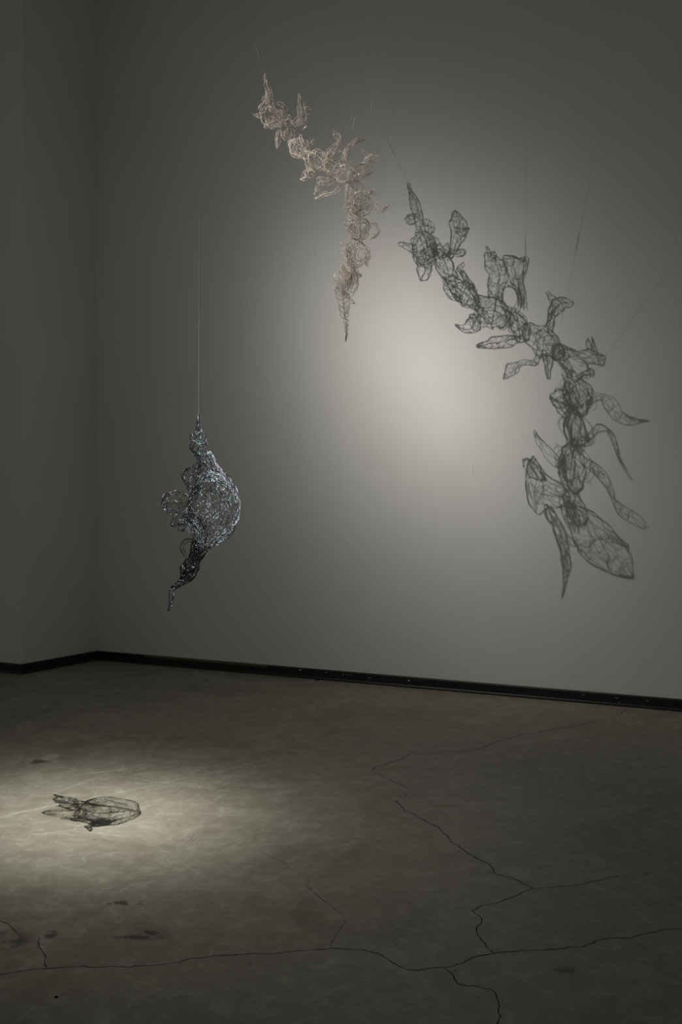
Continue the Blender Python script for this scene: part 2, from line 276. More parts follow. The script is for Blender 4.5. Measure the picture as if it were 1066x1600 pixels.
('strip',1,[(0.0004,7.4287,4.2009,-0.003,-0.0101,-0.0052,0.0095,0.0114,-0.0124),(-0.0348,7.4451,4.1892,0.0006,-0.0107,-0.0032,0.0127,0.0081,-0.0114),(-0.0584,7.4422,4.1446,0.0017,-0.0094,0.0026,0.0169,0.0094,-0.0071),(-0.059,7.4131,4.0895,0.0003,-0.014,0.0074,0.0188,0.0125,-0.0068)]),
('strip',1,[(0.0093,7.4325,4.1966,0.008,-0.003,0.0106,-0.0033,-0.0042,0.0013),(0.0354,7.4035,4.1688,-0.0016,-0.0111,0.0081,0.0157,0.0105,-0.0064),(0.0155,7.3803,4.1262,0.0029,-0.0078,0.0002,0.0122,0.0061,-0.0125),(-0.0299,7.3769,4.0923,0.0028,-0.0126,-0.0025,0.0123,0.0087,-0.0173)]),
('bubble',1.3,[(-0.0754,7.3581,4.1105,-0.0026,-0.0292,-0.0001,0.0339,0.0229,0.0091),(-0.0662,7.3574,4.0779,-0.0071,-0.0595,0.0077,0.0605,0.0461,0.008),(-0.0566,7.3463,4.0362,-0.0018,-0.055,0.0115,0.0626,0.0402,-0.0041),(-0.0601,7.3395,3.9928,0.0036,-0.0329,0.0009,0.039,0.0178,-0.0116),(-0.0764,7.3421,3.963,0.0008,-0.0075,-0.0011,0.0119,0.0051,-0.006)]),
('frill',1,[(-0.051,7.3626,3.9579,-0.0052,-0.0119,-0.0054,0.0077,0.0129,-0.0132),(-0.104,7.3882,3.9522,-0.0098,-0.0255,-0.01,0.0102,0.0248,-0.0238),(-0.1583,7.4047,3.9558,-0.0122,-0.022,-0.0157,0.0212,0.0165,-0.0202),(-0.1749,7.4466,3.9256,-0.0036,-0.0095,-0.0121,-0.0171,-0.0025,0.0077),(-0.1989,7.4969,3.8957,-0.0015,-0.0031,-0.0041,0.0042,0.0008,-0.0021)]),
('bubble',1.2,[(-0.0308,7.3316,4.0375,0.0217,-0.0109,0.0243,-0.0212,-0.0267,0.007),(-0.0023,7.2985,3.9972,0.0363,-0.0139,0.0436,-0.0325,-0.0436,0.0132),(0.0295,7.2651,3.966,0.0402,-0.0092,0.0522,-0.0349,-0.0495,0.0181),(0.059,7.2339,3.9388,0.0311,-0.0116,0.0376,-0.0269,-0.0379,0.0105),(0.0802,7.2132,3.9082,0.0153,-0.0088,0.0166,-0.0137,-0.0183,0.0029)]),
('hook',1,[(0.0286,7.2713,3.929,-0.0007,-0.0174,-0.0065,0.0158,0.0086,-0.0143),(0.0027,7.2809,3.9062,0.0003,-0.0134,-0.004,0.014,0.0064,-0.0103),(-0.0217,7.2877,3.8709,-0.0023,-0.0095,-0.0062,0.0149,0.0057,-0.0095),(-0.0471,7.3261,3.8551,-0.0045,-0.0078,-0.005,0.0083,0.0074,-0.0091),(-0.0888,7.339,3.8513,-0.0025,-0.0116,-0.0042,0.004,0.0102,-0.0127),(-0.1296,7.3475,3.8461,-0.0006,-0.025,-0.0084,0.0071,0.01,-0.0168),(-0.1651,7.3496,3.8255,0.0008,-0.0114,-0.0033,0.0052,0.0059,-0.0113),(-0.1986,7.3512,3.8161,0.0001,-0.0023,-0.0007,0.0012,0.0021,-0.0039)]),
('finger',1,[(0.0543,7.2674,3.8978,0.0006,-0.0257,0.0037,0.0231,0.0116,-0.0031),(0.0518,7.2613,3.8558,0.0009,-0.0192,0.0025,0.0182,0.0087,-0.0032),(0.0449,7.2563,3.8147,0.0008,-0.0104,0.0009,0.0132,0.0058,-0.0034),(0.0365,7.2535,3.7825,0.0005,-0.0051,0.0003,0.0043,0.0018,-0.0013)]),
('ear',1,[(0.0725,7.2658,4.0147,-0.0068,0.0178,0.0043,0.0101,0.008,-0.0332),(0.1353,7.284,4.0382,-0.0043,0.0137,0.0031,0.009,0.0076,-0.024),(0.1804,7.2884,4.0621,-0.002,0.0187,0.0053,-0.0111,-0.0109,0.0221),(0.2267,7.2814,4.0826,0.0041,0.0257,0.0105,-0.0112,-0.0151,0.0206),(0.2572,7.2658,4.0874,0.0122,0.0211,0.0113,-0.0096,-0.013,0.012),(0.2813,7.2465,4.0887,0.0035,0.0045,0.0027,-0.0042,-0.0049,0.0043)]),
('barb',1,[(0.2147,7.2895,4.0737,-0.0142,0.0146,-0.013,-0.0062,-0.0073,-0.0015),(0.1871,7.3035,4.1194,-0.0088,0.0088,-0.0083,-0.0032,-0.0048,-0.0017),(0.1449,7.3041,4.1633,-0.0039,0.0037,-0.0038,-0.0011,-0.0022,-0.001)]),
('bubble',1.2,[(0.0729,7.2365,3.9367,0.0198,-0.0093,0.023,-0.0182,-0.0232,0.0063),(0.0897,7.2173,3.9144,0.0305,-0.0198,0.0321,-0.0299,-0.0342,0.0074),(0.1071,7.1939,3.8779,-0.0235,-0.0877,0.0318,0.0518,0.0445,-0.004),(0.1127,7.1838,3.839,-0.0009,-0.0424,0.0096,0.0374,0.0201,-0.0044),(0.1075,7.176,3.799,0.0011,-0.0205,0.0038,0.0312,0.0145,-0.0069)]),
('wing',1,[(0.0994,7.1699,3.9265,0.0227,0.0402,0.0116,-0.0157,-0.0485,0.0313),(0.1361,7.1519,3.917,0.0144,0.0275,0.0107,-0.0162,-0.0366,0.0323),(0.1693,7.1351,3.9221,0.0158,0.025,0.012,-0.0193,-0.0294,0.0281),(0.196,7.1138,3.9181,0.0182,0.0234,0.013,-0.0177,-0.0218,0.021),(0.2227,7.0929,3.9233,0.0035,0.0054,0.0034,-0.0078,-0.0078,0.0089)]),
('barb',1,[(0.1743,7.1313,3.9433,-0.0069,0.0148,-0.004,-0.0166,-0.0056,0.0141),(0.19,7.1449,3.967,-0.004,0.0085,-0.0017,-0.0128,-0.0042,0.0119),(0.2064,7.1546,3.9859,-0.001,0.0021,-0.0002,0.006,0.002,-0.0063)]),
('barb',1,[(0.1861,7.1204,3.9386,-0.0054,0.0125,-0.0012,0.0119,0.004,-0.0126),(0.2094,7.1331,3.9647,-0.0028,0.0063,-0.0007,0.0091,0.003,-0.0094),(0.2275,7.1445,3.9861,-0.001,0.0021,-0.0003,-0.0031,-0.001,0.0031)]),
('strip',1,[(0.1524,7.1795,3.7847,0.0011,0.008,0.0029,-0.0088,-0.0107,0.018),(0.1994,7.1673,3.8005,0.0017,0.006,0.0025,-0.0096,-0.012,0.0172),(0.2292,7.1488,3.8061,0.0106,-0.0016,0.0143,-0.0026,-0.0084,0.001),(0.2387,7.1515,3.7696,-0.0005,-0.0051,-0.0005,0.0138,0.0056,0.004)]),
('bubble',1.4,[(0.1164,7.1756,3.7978,-0.0061,-0.0377,-0.0012,0.0335,0.0283,0.0152),(0.1319,7.1741,3.7663,-0.0063,-0.0549,0.0025,0.0816,0.0493,0.0175),(0.1359,7.1699,3.723,0.0,-0.054,0.0023,0.0921,0.0375,-0.0067),(0.1268,7.1701,3.6732,0.0017,-0.042,0.001,0.076,0.0286,-0.0143),(0.1202,7.1671,3.6339,0.001,-0.0213,0.0015,0.0357,0.0143,-0.0071)]),
('pod',1.5,[(0.1001,7.1891,3.7767,0.0,-0.0147,-0.0001,0.0277,0.0107,-0.0014),(0.0981,7.1894,3.7376,-0.0008,-0.0271,0.0027,0.0422,0.0209,-0.0005),(0.1031,7.1812,3.6988,-0.0078,-0.0403,0.0079,0.0474,0.0404,0.005),(0.1244,7.1685,3.6569,0.0134,-0.013,0.0107,-0.0071,-0.0082,-0.0011)]),
('pouch',1,[(0.0998,7.1888,3.7256,-0.0051,-0.0166,-0.0086,0.0221,0.0153,-0.025),(0.0695,7.2064,3.7095,-0.0071,-0.0258,-0.0137,0.0274,0.0155,-0.0268),(0.0445,7.2233,3.689,-0.0122,-0.0229,-0.0176,0.023,0.0115,-0.0196),(0.0334,7.2421,3.6881,-0.0096,-0.006,-0.0075,0.0102,0.0056,-0.0085)]),
('pouch',1,[(0.0558,7.2187,3.6852,-0.0126,-0.0469,0.0219,0.0355,0.032,-0.0074),(0.0662,7.1985,3.6478,0.0161,-0.0153,0.0124,-0.0078,-0.0077,0.0007),(0.0822,7.1855,3.6095,0.0057,-0.0056,0.0043,-0.0038,-0.004,-0.0002)]),
('frond',1,[(0.1501,7.1404,3.6908,0.0019,0.0096,0.0035,-0.0072,-0.0114,0.0184),(0.1886,7.1298,3.6994,0.0014,0.0077,0.0027,-0.0056,-0.009,0.0147),(0.2253,7.1208,3.7075,0.0058,0.0129,0.0044,-0.0039,-0.0102,0.0103),(0.2507,7.1028,3.6964,0.0145,-0.0039,0.0179,-0.0048,-0.0077,0.0022),(0.2663,7.0837,3.6662,0.019,-0.0143,0.019,-0.0085,-0.0085,0.0021),(0.2772,7.0624,3.6394,0.0179,-0.0059,0.0215,-0.0079,-0.0068,0.0047),(0.2916,7.0296,3.6303,0.0148,0.0093,0.0103,-0.0101,-0.0058,0.0084),(0.3146,7.0002,3.6414,0.0041,0.0055,0.0046,-0.0062,-0.0033,0.0057),(0.3395,6.9757,3.6515,0.001,0.0014,0.001,-0.003,-0.0018,0.0029)]),
('bubble',1.4,[(0.1213,7.1685,3.6309,0.0002,-0.0204,-0.001,0.0365,0.0124,-0.0034),(0.1174,7.1701,3.5953,-0.0011,-0.0366,-0.0005,0.0792,0.032,0.0042),(0.1252,7.1693,3.5521,-0.0034,-0.0461,0.0011,0.0849,0.0436,0.0134),(0.1328,7.167,3.5086,-0.0011,-0.0342,-0.0032,0.0697,0.0232,0.0074),(0.1322,7.1777,3.4602,-0.0003,-0.0183,-0.0041,0.0417,0.0084,0.0013)]),
('pod',1.5,[(0.089,7.1828,3.6169,0.0004,-0.0105,-0.0016,0.0212,0.0065,-0.0074),(0.075,7.1876,3.5811,0.0006,-0.0137,-0.0002,0.0267,0.0096,-0.0054),(0.0737,7.1834,3.5416,-0.0024,-0.0201,0.002,0.0293,0.0211,0.0052),(0.0985,7.1763,3.4953,0.0111,-0.0116,0.0077,-0.0057,-0.0068,-0.002)]),
('frond',1,[(0.1471,7.1491,3.4989,0.0021,0.0108,0.0043,-0.0158,-0.0102,0.0199),(0.1764,7.1365,3.5158,0.0012,0.009,0.0035,-0.016,-0.0069,0.0146),(0.2028,7.123,3.5475,0.0017,0.0089,0.0037,-0.0149,-0.0076,0.0154),(0.2378,7.1064,3.5601,0.0089,0.0124,0.003,-0.0081,-0.0175,0.0137),(0.2607,7.0847,3.5326,0.0076,-0.0072,0.0065,-0.0052,-0.005,0.0005),(0.2666,7.0691,3.4848,0.001,-0.0095,0.0041,0.017,0.0081,-0.007),(0.2468,7.0522,3.4608,0.004,-0.0056,0.0022,-0.009,-0.002,0.0097),(0.2261,7.0211,3.437,0.0036,-0.0034,0.0018,-0.006,-0.0009,0.0065),(0.2113,6.9935,3.4199,0.0019,-0.0016,0.0009,-0.003,-0.0004,0.0033)]),
('bubble',1.4,[(0.1333,7.1791,3.4572,0.0006,-0.0201,-0.0037,0.0357,0.0112,-0.0186),(0.1163,7.184,3.4275,0.0026,-0.0351,-0.0002,0.0724,0.0258,-0.0253),(0.1091,7.1776,3.3864,0.0024,-0.0456,0.0058,0.0845,0.037,-0.0194),(0.1015,7.1722,3.3404,0.0027,-0.0409,0.0033,0.0787,0.0315,-0.0215),(0.0886,7.1693,3.299,0.0024,-0.0317,0.0031,0.0565,0.023,-0.0165),(0.0828,7.1634,3.2642,0.0012,-0.0214,0.0034,0.0354,0.0162,-0.0086)]),
('pod',1.4,[(0.0765,7.1982,3.4332,0.0016,-0.0105,-0.0005,0.0209,0.0083,-0.0163),(0.0448,7.1954,3.3911,0.0016,-0.0133,0.0007,0.0246,0.0096,-0.0108),(0.0371,7.1885,3.3353,-0.0011,-0.0185,0.0037,0.0287,0.019,-0.0007),(0.0566,7.1738,3.2867,0.0118,-0.011,0.0081,-0.0061,-0.0068,-0.0004)]),
('finger',1,[(0.068,7.2038,3.3701,-0.0124,-0.0033,-0.0156,-0.0047,-0.008,0.0055),(0.0472,7.2243,3.3823,-0.0169,0.0012,-0.0185,-0.0054,-0.0084,0.0044),(0.0295,7.2482,3.408,-0.0188,0.0083,-0.0172,-0.0067,-0.0075,0.0038),(0.0213,7.2741,3.4346,-0.0134,0.0085,-0.011,-0.0054,-0.0046,0.003),(0.0174,7.2963,3.4601,0.001,0.0114,-0.0076,-0.0151,-0.0116,0.0067),(0.0178,7.3057,3.4818,-0.0,0.0034,-0.0015,-0.0047,-0.0032,0.0015)]),
('frond',1,[(0.1287,7.1699,3.4222,0.0153,-0.0016,0.0173,-0.0048,-0.0091,0.0034),(0.1525,7.1489,3.3993,0.0137,-0.0006,0.0159,-0.0041,-0.0073,0.0032),(0.1756,7.1253,3.38,0.0157,-0.0033,0.017,-0.0054,-0.0066,0.0037),(0.1918,7.0896,3.3513,0.0147,-0.0094,0.0132,-0.0063,-0.0051,0.0033),(0.1921,7.0654,3.319,0.0018,-0.0122,0.0081,0.0166,0.0088,-0.009),(0.1811,7.0475,3.2902,0.0019,-0.0066,0.0046,0.0115,0.0054,-0.0075),(0.1777,7.0259,3.2683,-0.0002,-0.0063,0.031,0.0136,0.0022,-0.0126),(0.1857,6.9853,3.2715,0.0131,0.0044,0.0213,0.0103,0.0012,-0.0086),(0.1917,6.9534,3.2746,0.0093,0.0033,0.0183,0.0105,0.0008,-0.0087),(0.1942,6.9324,3.2767,0.0018,0.0006,0.0044,0.0036,0.0001,-0.003)]),
('bubble',1.3,[(0.0824,7.163,3.2684,0.0013,-0.0203,0.0019,0.035,0.0143,-0.0093),(0.0756,7.1597,3.2377,0.0024,-0.0372,0.0053,0.0484,0.0215,-0.0124),(0.0701,7.1528,3.2028,0.0036,-0.0457,0.0105,0.048,0.0235,-0.0143),(0.0637,7.1435,3.1709,0.0045,-0.0389,0.0125,0.0425,0.022,-0.0164),(0.0578,7.1325,3.1437,0.0026,-0.0195,0.0073,0.0251,0.0134,-0.0108)]),
('skirt',1,[(0.0723,7.1454,3.2128,0.001,-0.0421,0.0339,0.0362,0.0242,-0.0208),(0.0712,7.1214,3.183,0.0064,-0.065,0.0644,0.0474,0.0291,-0.0328),(0.0676,7.0854,3.1527,0.0191,-0.0751,0.0799,0.0514,0.0281,-0.0393),(0.0611,7.0522,3.1204,0.0235,-0.0848,0.0691,0.0501,0.027,-0.035),(0.0533,7.0297,3.0892,0.0196,-0.0871,0.0508,0.0431,0.0229,-0.0254),(0.0462,7.014,3.0607,0.0145,-0.0741,0.0371,0.0318,0.0166,-0.017)]),
('barb',1,[(0.0952,7.0305,3.1865,0.0186,0.0184,0.001,-0.0141,-0.0228,0.02),(0.1215,7.0044,3.1754,0.0167,0.0166,-0.0008,-0.0133,-0.0219,0.0173),(0.1432,6.9807,3.1604,0.003,0.0006,0.0034,-0.0008,-0.0013,0.0009)]),
('skirt',1.1,[(0.0754,7.1756,3.2371,-0.0135,-0.0162,-0.0196,0.0283,0.0063,-0.0222),(0.0525,7.2162,3.2194,-0.0247,-0.0243,-0.0324,0.0384,0.0096,-0.0315),(0.0318,7.2576,3.2088,-0.0383,-0.0268,-0.0487,0.0489,0.0109,-0.0409),(0.0206,7.2936,3.2019,-0.0583,-0.0297,-0.0752,-0.0593,-0.0116,0.0506),(0.0123,7.3184,3.1999,-0.0578,-0.0223,-0.0781,-0.0523,-0.0091,0.0455),(0.0081,7.3424,3.1972,-0.029,-0.0116,-0.0591,-0.0293,-0.0023,0.0252)]),
('pouch',1,[(0.023,7.2892,3.2354,0.0102,0.0503,-0.0451,-0.0334,-0.0272,0.0206),(0.0196,7.3127,3.2608,0.0041,0.0422,-0.0361,-0.0254,-0.0196,0.0153),(0.0198,7.3312,3.2842,-0.0006,0.0319,-0.0206,-0.0232,-0.017,0.0115),(0.0206,7.3383,3.3006,-0.0004,0.0137,-0.0059,-0.0139,-0.0096,0.0048)]),
('strip',1,[(0.0511,7.1989,3.2319,0.0014,-0.0214,0.0063,0.0222,0.0124,-0.0066),(0.0437,7.1814,3.1743,0.0015,-0.0214,0.0071,0.022,0.0127,-0.0071),(0.0367,7.1594,3.1163,0.001,-0.0133,0.0049,0.0175,0.0104,-0.006)]),
('strip',1,[(0.0613,7.1825,3.229,0.0013,-0.0231,0.0108,0.0222,0.014,-0.0085),(0.0565,7.1555,3.1718,0.0021,-0.0233,0.0086,0.0216,0.0122,-0.008),(0.0437,7.1385,3.1138,0.0013,-0.0118,0.0032,0.017,0.0085,-0.0062)]),
('bubble',1.3,[(-0.02,7.2333,3.1647,0.0161,-0.0113,0.0114,-0.0158,-0.0211,0.0015),(-0.002,7.2168,3.1229,0.0199,-0.0141,0.014,-0.0246,-0.0307,0.004),(0.0137,7.195,3.078,-0.0028,-0.0268,0.0084,0.0551,0.0475,-0.0059),(0.0152,7.185,3.0269,-0.001,-0.0265,0.0051,0.0472,0.0311,-0.0022),(0.0218,7.176,2.9806,-0.0009,-0.0226,0.0032,0.0377,0.0238,0.0005),(0.0248,7.1718,2.9364,-0.0004,-0.0227,-0.0003,0.0278,0.0121,0.0023),(0.0288,7.177,2.8913,-0.0001,-0.0121,-0.0014,0.0231,0.0071,0.0029)]),
('tail',1.2,[(0.0302,7.1762,2.9062,-0.0003,-0.015,-0.0015,0.0229,0.0084,0.0046),(0.0379,7.1807,2.8596,-0.0002,-0.0106,-0.0008,0.0185,0.0067,0.0024),(0.0405,7.1839,2.8071,-0.0,-0.007,-0.0006,0.0116,0.0035,-0.0001),(0.0335,7.1921,2.7313,0.0,-0.0019,-0.0002,0.0046,0.0013,-0.0003)]),
('barb',1,[(0.0487,7.1823,3.0316,0.0117,0.0056,0.014,-0.0022,-0.0091,0.0055),(0.077,7.1653,3.0147,0.0079,0.0036,0.0093,-0.0017,-0.006,0.0037),(0.1022,7.1477,2.9999,0.002,0.0009,0.0023,-0.0005,-0.0015,0.0009)]),
]
DARK_LOBES = [
('loop',1,[(-0.64,4.472,1.9343,0.0028,0.0004,-0.0003,-0.0004,0.0024,-0.0002),(-0.6421,4.47,1.912,0.0042,0.0006,-0.0004,-0.0006,0.0036,-0.0005),(-0.6437,4.4636,1.8808,0.0051,0.0007,-0.0001,-0.0007,0.0048,-0.0009),(-0.6421,4.4586,1.8519,0.0114,0.0016,0.0003,-0.0013,0.0096,-0.0017)]),
('loop',1,[(-0.64,4.472,1.9343,0.0028,0.0004,0.0002,-0.0003,0.0024,-0.0002),(-0.6375,4.4698,1.9044,0.0042,0.0005,0.0006,-0.0004,0.0037,-0.0004),(-0.6308,4.466,1.8773,0.0051,0.0007,0.0005,-0.0005,0.0047,-0.0013),(-0.6301,4.456,1.8498,0.0113,0.0016,-0.0003,-0.0014,0.0092,-0.0034)]),
('twist',1.3,[(-0.6318,4.4534,1.8631,0.0138,0.0022,-0.003,-0.0017,0.0144,0.0028),(-0.6388,4.4582,1.8345,0.0309,0.0047,-0.0042,-0.0042,0.0292,0.0018),(-0.64,4.4558,1.8052,0.0397,0.0056,0.0019,-0.0049,0.0364,-0.0039),(-0.6349,4.452,1.771,0.028,0.0037,0.0048,-0.0032,0.0291,-0.0041),(-0.6264,4.447,1.732,0.0111,0.0014,0.0023,-0.0015,0.0145,-0.0022)]),
('barb',1,[(-0.625,4.4537,1.8149,0.0067,0.0001,0.0126,-0.0056,0.0134,0.0029),(-0.612,4.4606,1.8079,0.0097,0.0009,0.006,-0.0026,0.0118,0.0024),(-0.6105,4.462,1.7902,0.0057,0.0007,0.0005,-0.0007,0.0049,0.0003)]),
('twist',1,[(-0.6268,4.4504,1.7837,0.0169,0.0017,0.0107,0.0002,0.0194,-0.0034),(-0.6093,4.4455,1.757,0.0198,0.0021,0.0112,-0.0006,0.0219,-0.0029),(-0.5956,4.4441,1.7296,0.0157,0.0018,0.0067,-0.0017,0.022,-0.0018),(-0.5866,4.4429,1.7047,0.0107,0.0012,0.0038,-0.0013,0.0146,-0.0012)]),
('pouch',1.2,[(-0.6252,4.442,1.7258,0.0071,0.0012,-0.0047,-0.0008,0.0145,0.0026),(-0.6483,4.4469,1.6923,0.0184,0.0033,-0.0132,-0.0005,0.0336,0.0076),(-0.6709,4.455,1.6653,0.0305,0.0052,-0.0149,-0.0054,0.039,0.0023),(-0.6751,4.4465,1.6373,0.0254,0.0038,0.0007,-0.0047,0.0337,-0.0143),(-0.6654,4.43,1.6042,0.0163,0.0024,0.0044,0.0,0.0259,-0.0139),(-0.6517,4.4104,1.5699,0.0134,0.0019,0.0042,0.0006,0.017,-0.0095)]),
('pouch',1,[(-0.625,4.4375,1.7268,0.011,0.0014,0.0026,-0.001,0.0143,-0.0034),(-0.6162,4.4302,1.6935,0.0198,0.0027,0.0002,-0.0033,0.0242,-0.0014),(-0.6237,4.4336,1.6579,0.0215,0.0033,-0.0068,-0.0039,0.0242,-0.0007),(-0.64,4.4242,1.6158,0.013,0.002,-0.0053,-0.0042,0.0189,-0.0031),(-0.6543,4.4129,1.5744,0.0079,0.0012,-0.0031,-0.0027,0.0117,-0.0023)]),
('pouch',1.1,[(-0.6652,4.4102,1.53,-0.0038,-0.0003,-0.0338,-0.008,0.023,0.0007),(-0.7021,4.3973,1.5342,-0.0063,-0.0006,-0.0505,-0.007,0.0432,0.0004),(-0.7366,4.3986,1.539,-0.0041,-0.0002,-0.0536,0.0,0.0487,-0.0002),(-0.7684,4.3973,1.5393,0.0009,0.0005,-0.0396,-0.0023,0.0291,0.0003),(-0.7935,4.3941,1.5376,0.0009,0.0003,-0.0141,-0.0012,0.0096,0.0001)]),
('bulb',1.6,[(-0.5849,4.4697,1.7009,0.0085,0.0011,0.0009,-0.0022,0.0143,0.0033),(-0.5824,4.4774,1.6691,0.0338,0.0042,0.0059,-0.0077,0.0639,-0.0011),(-0.5726,4.4699,1.6309,0.0676,0.0084,0.0107,-0.0091,0.1055,-0.0248),(-0.5678,4.4603,1.5907,0.0938,0.0119,0.0039,-0.0146,0.13,-0.0444),(-0.5657,4.4424,1.5481,0.1104,0.0141,-0.006,-0.0213,0.1424,-0.0568),(-0.5681,4.4243,1.5007,0.1105,0.0142,-0.0145,-0.0263,0.1415,-0.0618),(-0.5726,4.3997,1.4533,0.0951,0.0122,-0.0186,-0.0273,0.1263,-0.0567),(-0.58,4.3818,1.4116,0.0722,0.0091,-0.0222,-0.0244,0.1022,-0.0374),(-0.5925,4.3662,1.3747,0.0406,0.005,-0.0187,-0.0155,0.0691,-0.0152),(-0.6103,4.3592,1.3399,0.0197,0.0024,-0.0105,-0.0059,0.033,-0.0036)]),
('curl',0.8,[(-0.6702,4.368,1.4858,0.0083,0.0012,-0.0146,-0.0027,0.0142,-0.0004),(-0.7045,4.361,1.4658,0.0098,0.0014,-0.0201,-0.0023,0.0167,0.0001),(-0.7294,4.3602,1.4563,0.0103,0.0016,-0.0132,-0.0008,0.0144,0.0011),(-0.7423,4.3611,1.4362,0.0047,0.0008,-0.003,-0.0005,0.0048,0.0005)]),
('curl',0.8,[(-0.6733,4.3605,1.4807,0.0119,0.0018,-0.0072,-0.0038,0.0136,-0.0029),(-0.6904,4.3491,1.4498,0.0173,0.0027,-0.0087,-0.0033,0.0139,-0.0023),(-0.6993,4.3447,1.4241,0.0131,0.0022,0.0042,-0.0005,0.0091,-0.0031),(-0.6803,4.3405,1.4228,0.0004,0.0002,0.0056,0.001,0.0047,-0.0002)]),
('twist',1.2,[(-0.6679,4.3885,1.512,0.0207,0.0031,0.0084,-0.0007,0.0233,-0.0069),(-0.6475,4.3756,1.4663,0.0234,0.0035,0.0091,-0.0012,0.0279,-0.0079),(-0.6288,4.3642,1.4205,0.0239,0.0036,0.0074,-0.0021,0.0281,-0.0067),(-0.6167,4.3563,1.3759,0.0269,0.004,0.0066,-0.0028,0.0282,-0.0058)]),
('ring',0.7,[(-0.6439,4.3652,1.3703,-0.0012,-0.0004,-0.0083,0.0026,0.0093,-0.0009),(-0.6764,4.3745,1.3746,0.0028,0.0002,-0.008,0.0026,0.0118,0.0012),(-0.7024,4.3801,1.3501,0.008,0.0012,-0.0025,-0.0022,0.0144,-0.0002),(-0.692,4.3712,1.3231,0.0073,0.0013,0.004,-0.0005,0.0117,-0.0029),(-0.668,4.3674,1.292,0.0067,0.0013,0.005,-0.0006,0.0095,-0.0016)]),
('neck',1.6,[(-0.613,4.3676,1.3645,0.0368,0.0048,-0.013,-0.0053,0.0333,-0.0028),(-0.6242,4.3629,1.3311,0.0307,0.0039,-0.0134,-0.0033,0.0288,0.0008),(-0.6421,4.366,1.2975,0.0251,0.0031,-0.0121,-0.0018,0.0263,0.0032),(-0.6573,4.3688,1.264,0.0329,0.0041,-0.0154,-0.0029,0.0312,0.0022),(-0.6707,4.3677,1.2367,0.0327,0.0041,-0.0157,-0.0036,0.0312,0.0007),(-0.6845,4.367,1.2068,0.0187,0.0021,-0.0122,-0.0033,0.0214,-0.0014),(-0.7005,4.3599,1.1896,0.0101,0.0009,-0.0097,-0.0035,0.0138,-0.0023)]),
('neck',1.4,[(-0.6066,4.3722,1.3601,0.029,0.0035,-0.0169,-0.004,0.0287,-0.0009),(-0.6297,4.3678,1.3194,0.024,0.0029,-0.0143,-0.0029,0.024,-0.0001),(-0.6562,4.3658,1.2751,0.02,0.0025,-0.01,-0.0025,0.0216,0.0005),(-0.6812,4.3642,1.2154,0.0154,0.002,-0.0065,-0.002,0.0168,0.0004)]),
('tail',1.5,[(-0.6916,4.3627,1.1985,0.0097,0.0006,-0.0137,-0.001,0.0144,-0.0001),(-0.7184,4.3608,1.1795,0.0078,0.0006,-0.0099,-0.0007,0.0145,0.0003),(-0.741,4.3612,1.1594,0.01,0.0013,-0.0049,-0.0023,0.0117,-0.0015),(-0.7406,4.3502,1.131,0.011,0.0018,-0.0011,-0.0017,0.009,-0.0029),(-0.7437,4.3404,1.0975,0.0067,0.001,-0.0016,-0.0014,0.0069,-0.0016),(-0.7527,4.3333,1.0679,0.0026,0.0004,-0.0009,-0.0005,0.0023,-0.0004)]),
('band',0.6,[(-0.5924,4.45,1.769,0.0074,0.0007,0.0043,0.0004,0.0071,-0.0018),(-0.5711,4.44,1.7341,0.0074,0.0007,0.0042,0.0003,0.0071,-0.0018),(-0.5498,4.43,1.6966,0.008,0.0007,0.0059,-0.0,0.0085,-0.001),(-0.5071,4.43,1.6481,0.0091,0.0008,0.0068,-0.0001,0.0097,-0.001),(-0.4718,4.42,1.5938,0.0104,0.001,0.0045,-0.0005,0.0097,-0.001),(-0.4548,4.42,1.5284,0.0113,0.0012,0.0005,-0.001,0.0097,-0.0008),(-0.4651,4.41,1.466,0.0105,0.0011,-0.0043,-0.0014,0.0096,-0.001),(-0.5037,4.4,1.4038,0.0094,0.0009,-0.0086,-0.0022,0.0106,-0.0014),(-0.5493,4.38,1.3704,0.007,0.0005,-0.0122,-0.0028,0.0117,-0.0011),(-0.6042,4.37,1.3454,0.0091,0.0008,-0.0141,-0.0014,0.0144,-0.0001),(-0.6436,4.37,1.3089,0.0095,0.001,-0.0103,-0.0006,0.0121,0.0006)]),
('edge',0.6,[(-0.6339,4.44,1.8312,0.0034,0.0008,-0.0045,-0.0017,0.0046,-0.0005),(-0.6552,4.43,1.8134,0.0055,0.0011,-0.0044,-0.0014,0.0059,-0.0003),(-0.6666,4.43,1.7877,0.0084,0.0012,0.0004,-0.0011,0.0073,-0.0001),(-0.6524,4.43,1.7592,0.0057,0.0006,0.0042,-0.0004,0.0061,-0.0003),(-0.6268,4.43,1.7336,0.0042,0.0004,0.0039,0.0003,0.0048,-0.0008),(-0.6111,4.42,1.716,0.0044,0.0004,0.0036,0.001,0.0045,-0.0017)]),
('edge',0.6,[(-0.6111,4.42,1.7217,0.0046,0.0005,0.0032,0.0018,0.0034,-0.003),(-0.5859,4.38,1.6915,0.0055,0.0007,0.0007,0.0001,0.003,-0.0038),(-0.5903,4.33,1.6504,0.0049,0.0008,-0.0026,-0.0021,0.0032,-0.0029),(-0.6111,4.3,1.6217,0.0043,0.0007,-0.0034,-0.0015,0.0044,-0.0011),(-0.6332,4.3,1.5885,0.0057,0.0009,-0.0038,-0.0002,0.0058,0.001),(-0.6569,4.31,1.5554,0.0054,0.0008,-0.0008,-0.0007,0.0047,0.0001),(-0.6443,4.3,1.5166,0.0053,0.0008,0.0015,-0.0003,0.0046,-0.0013)]),
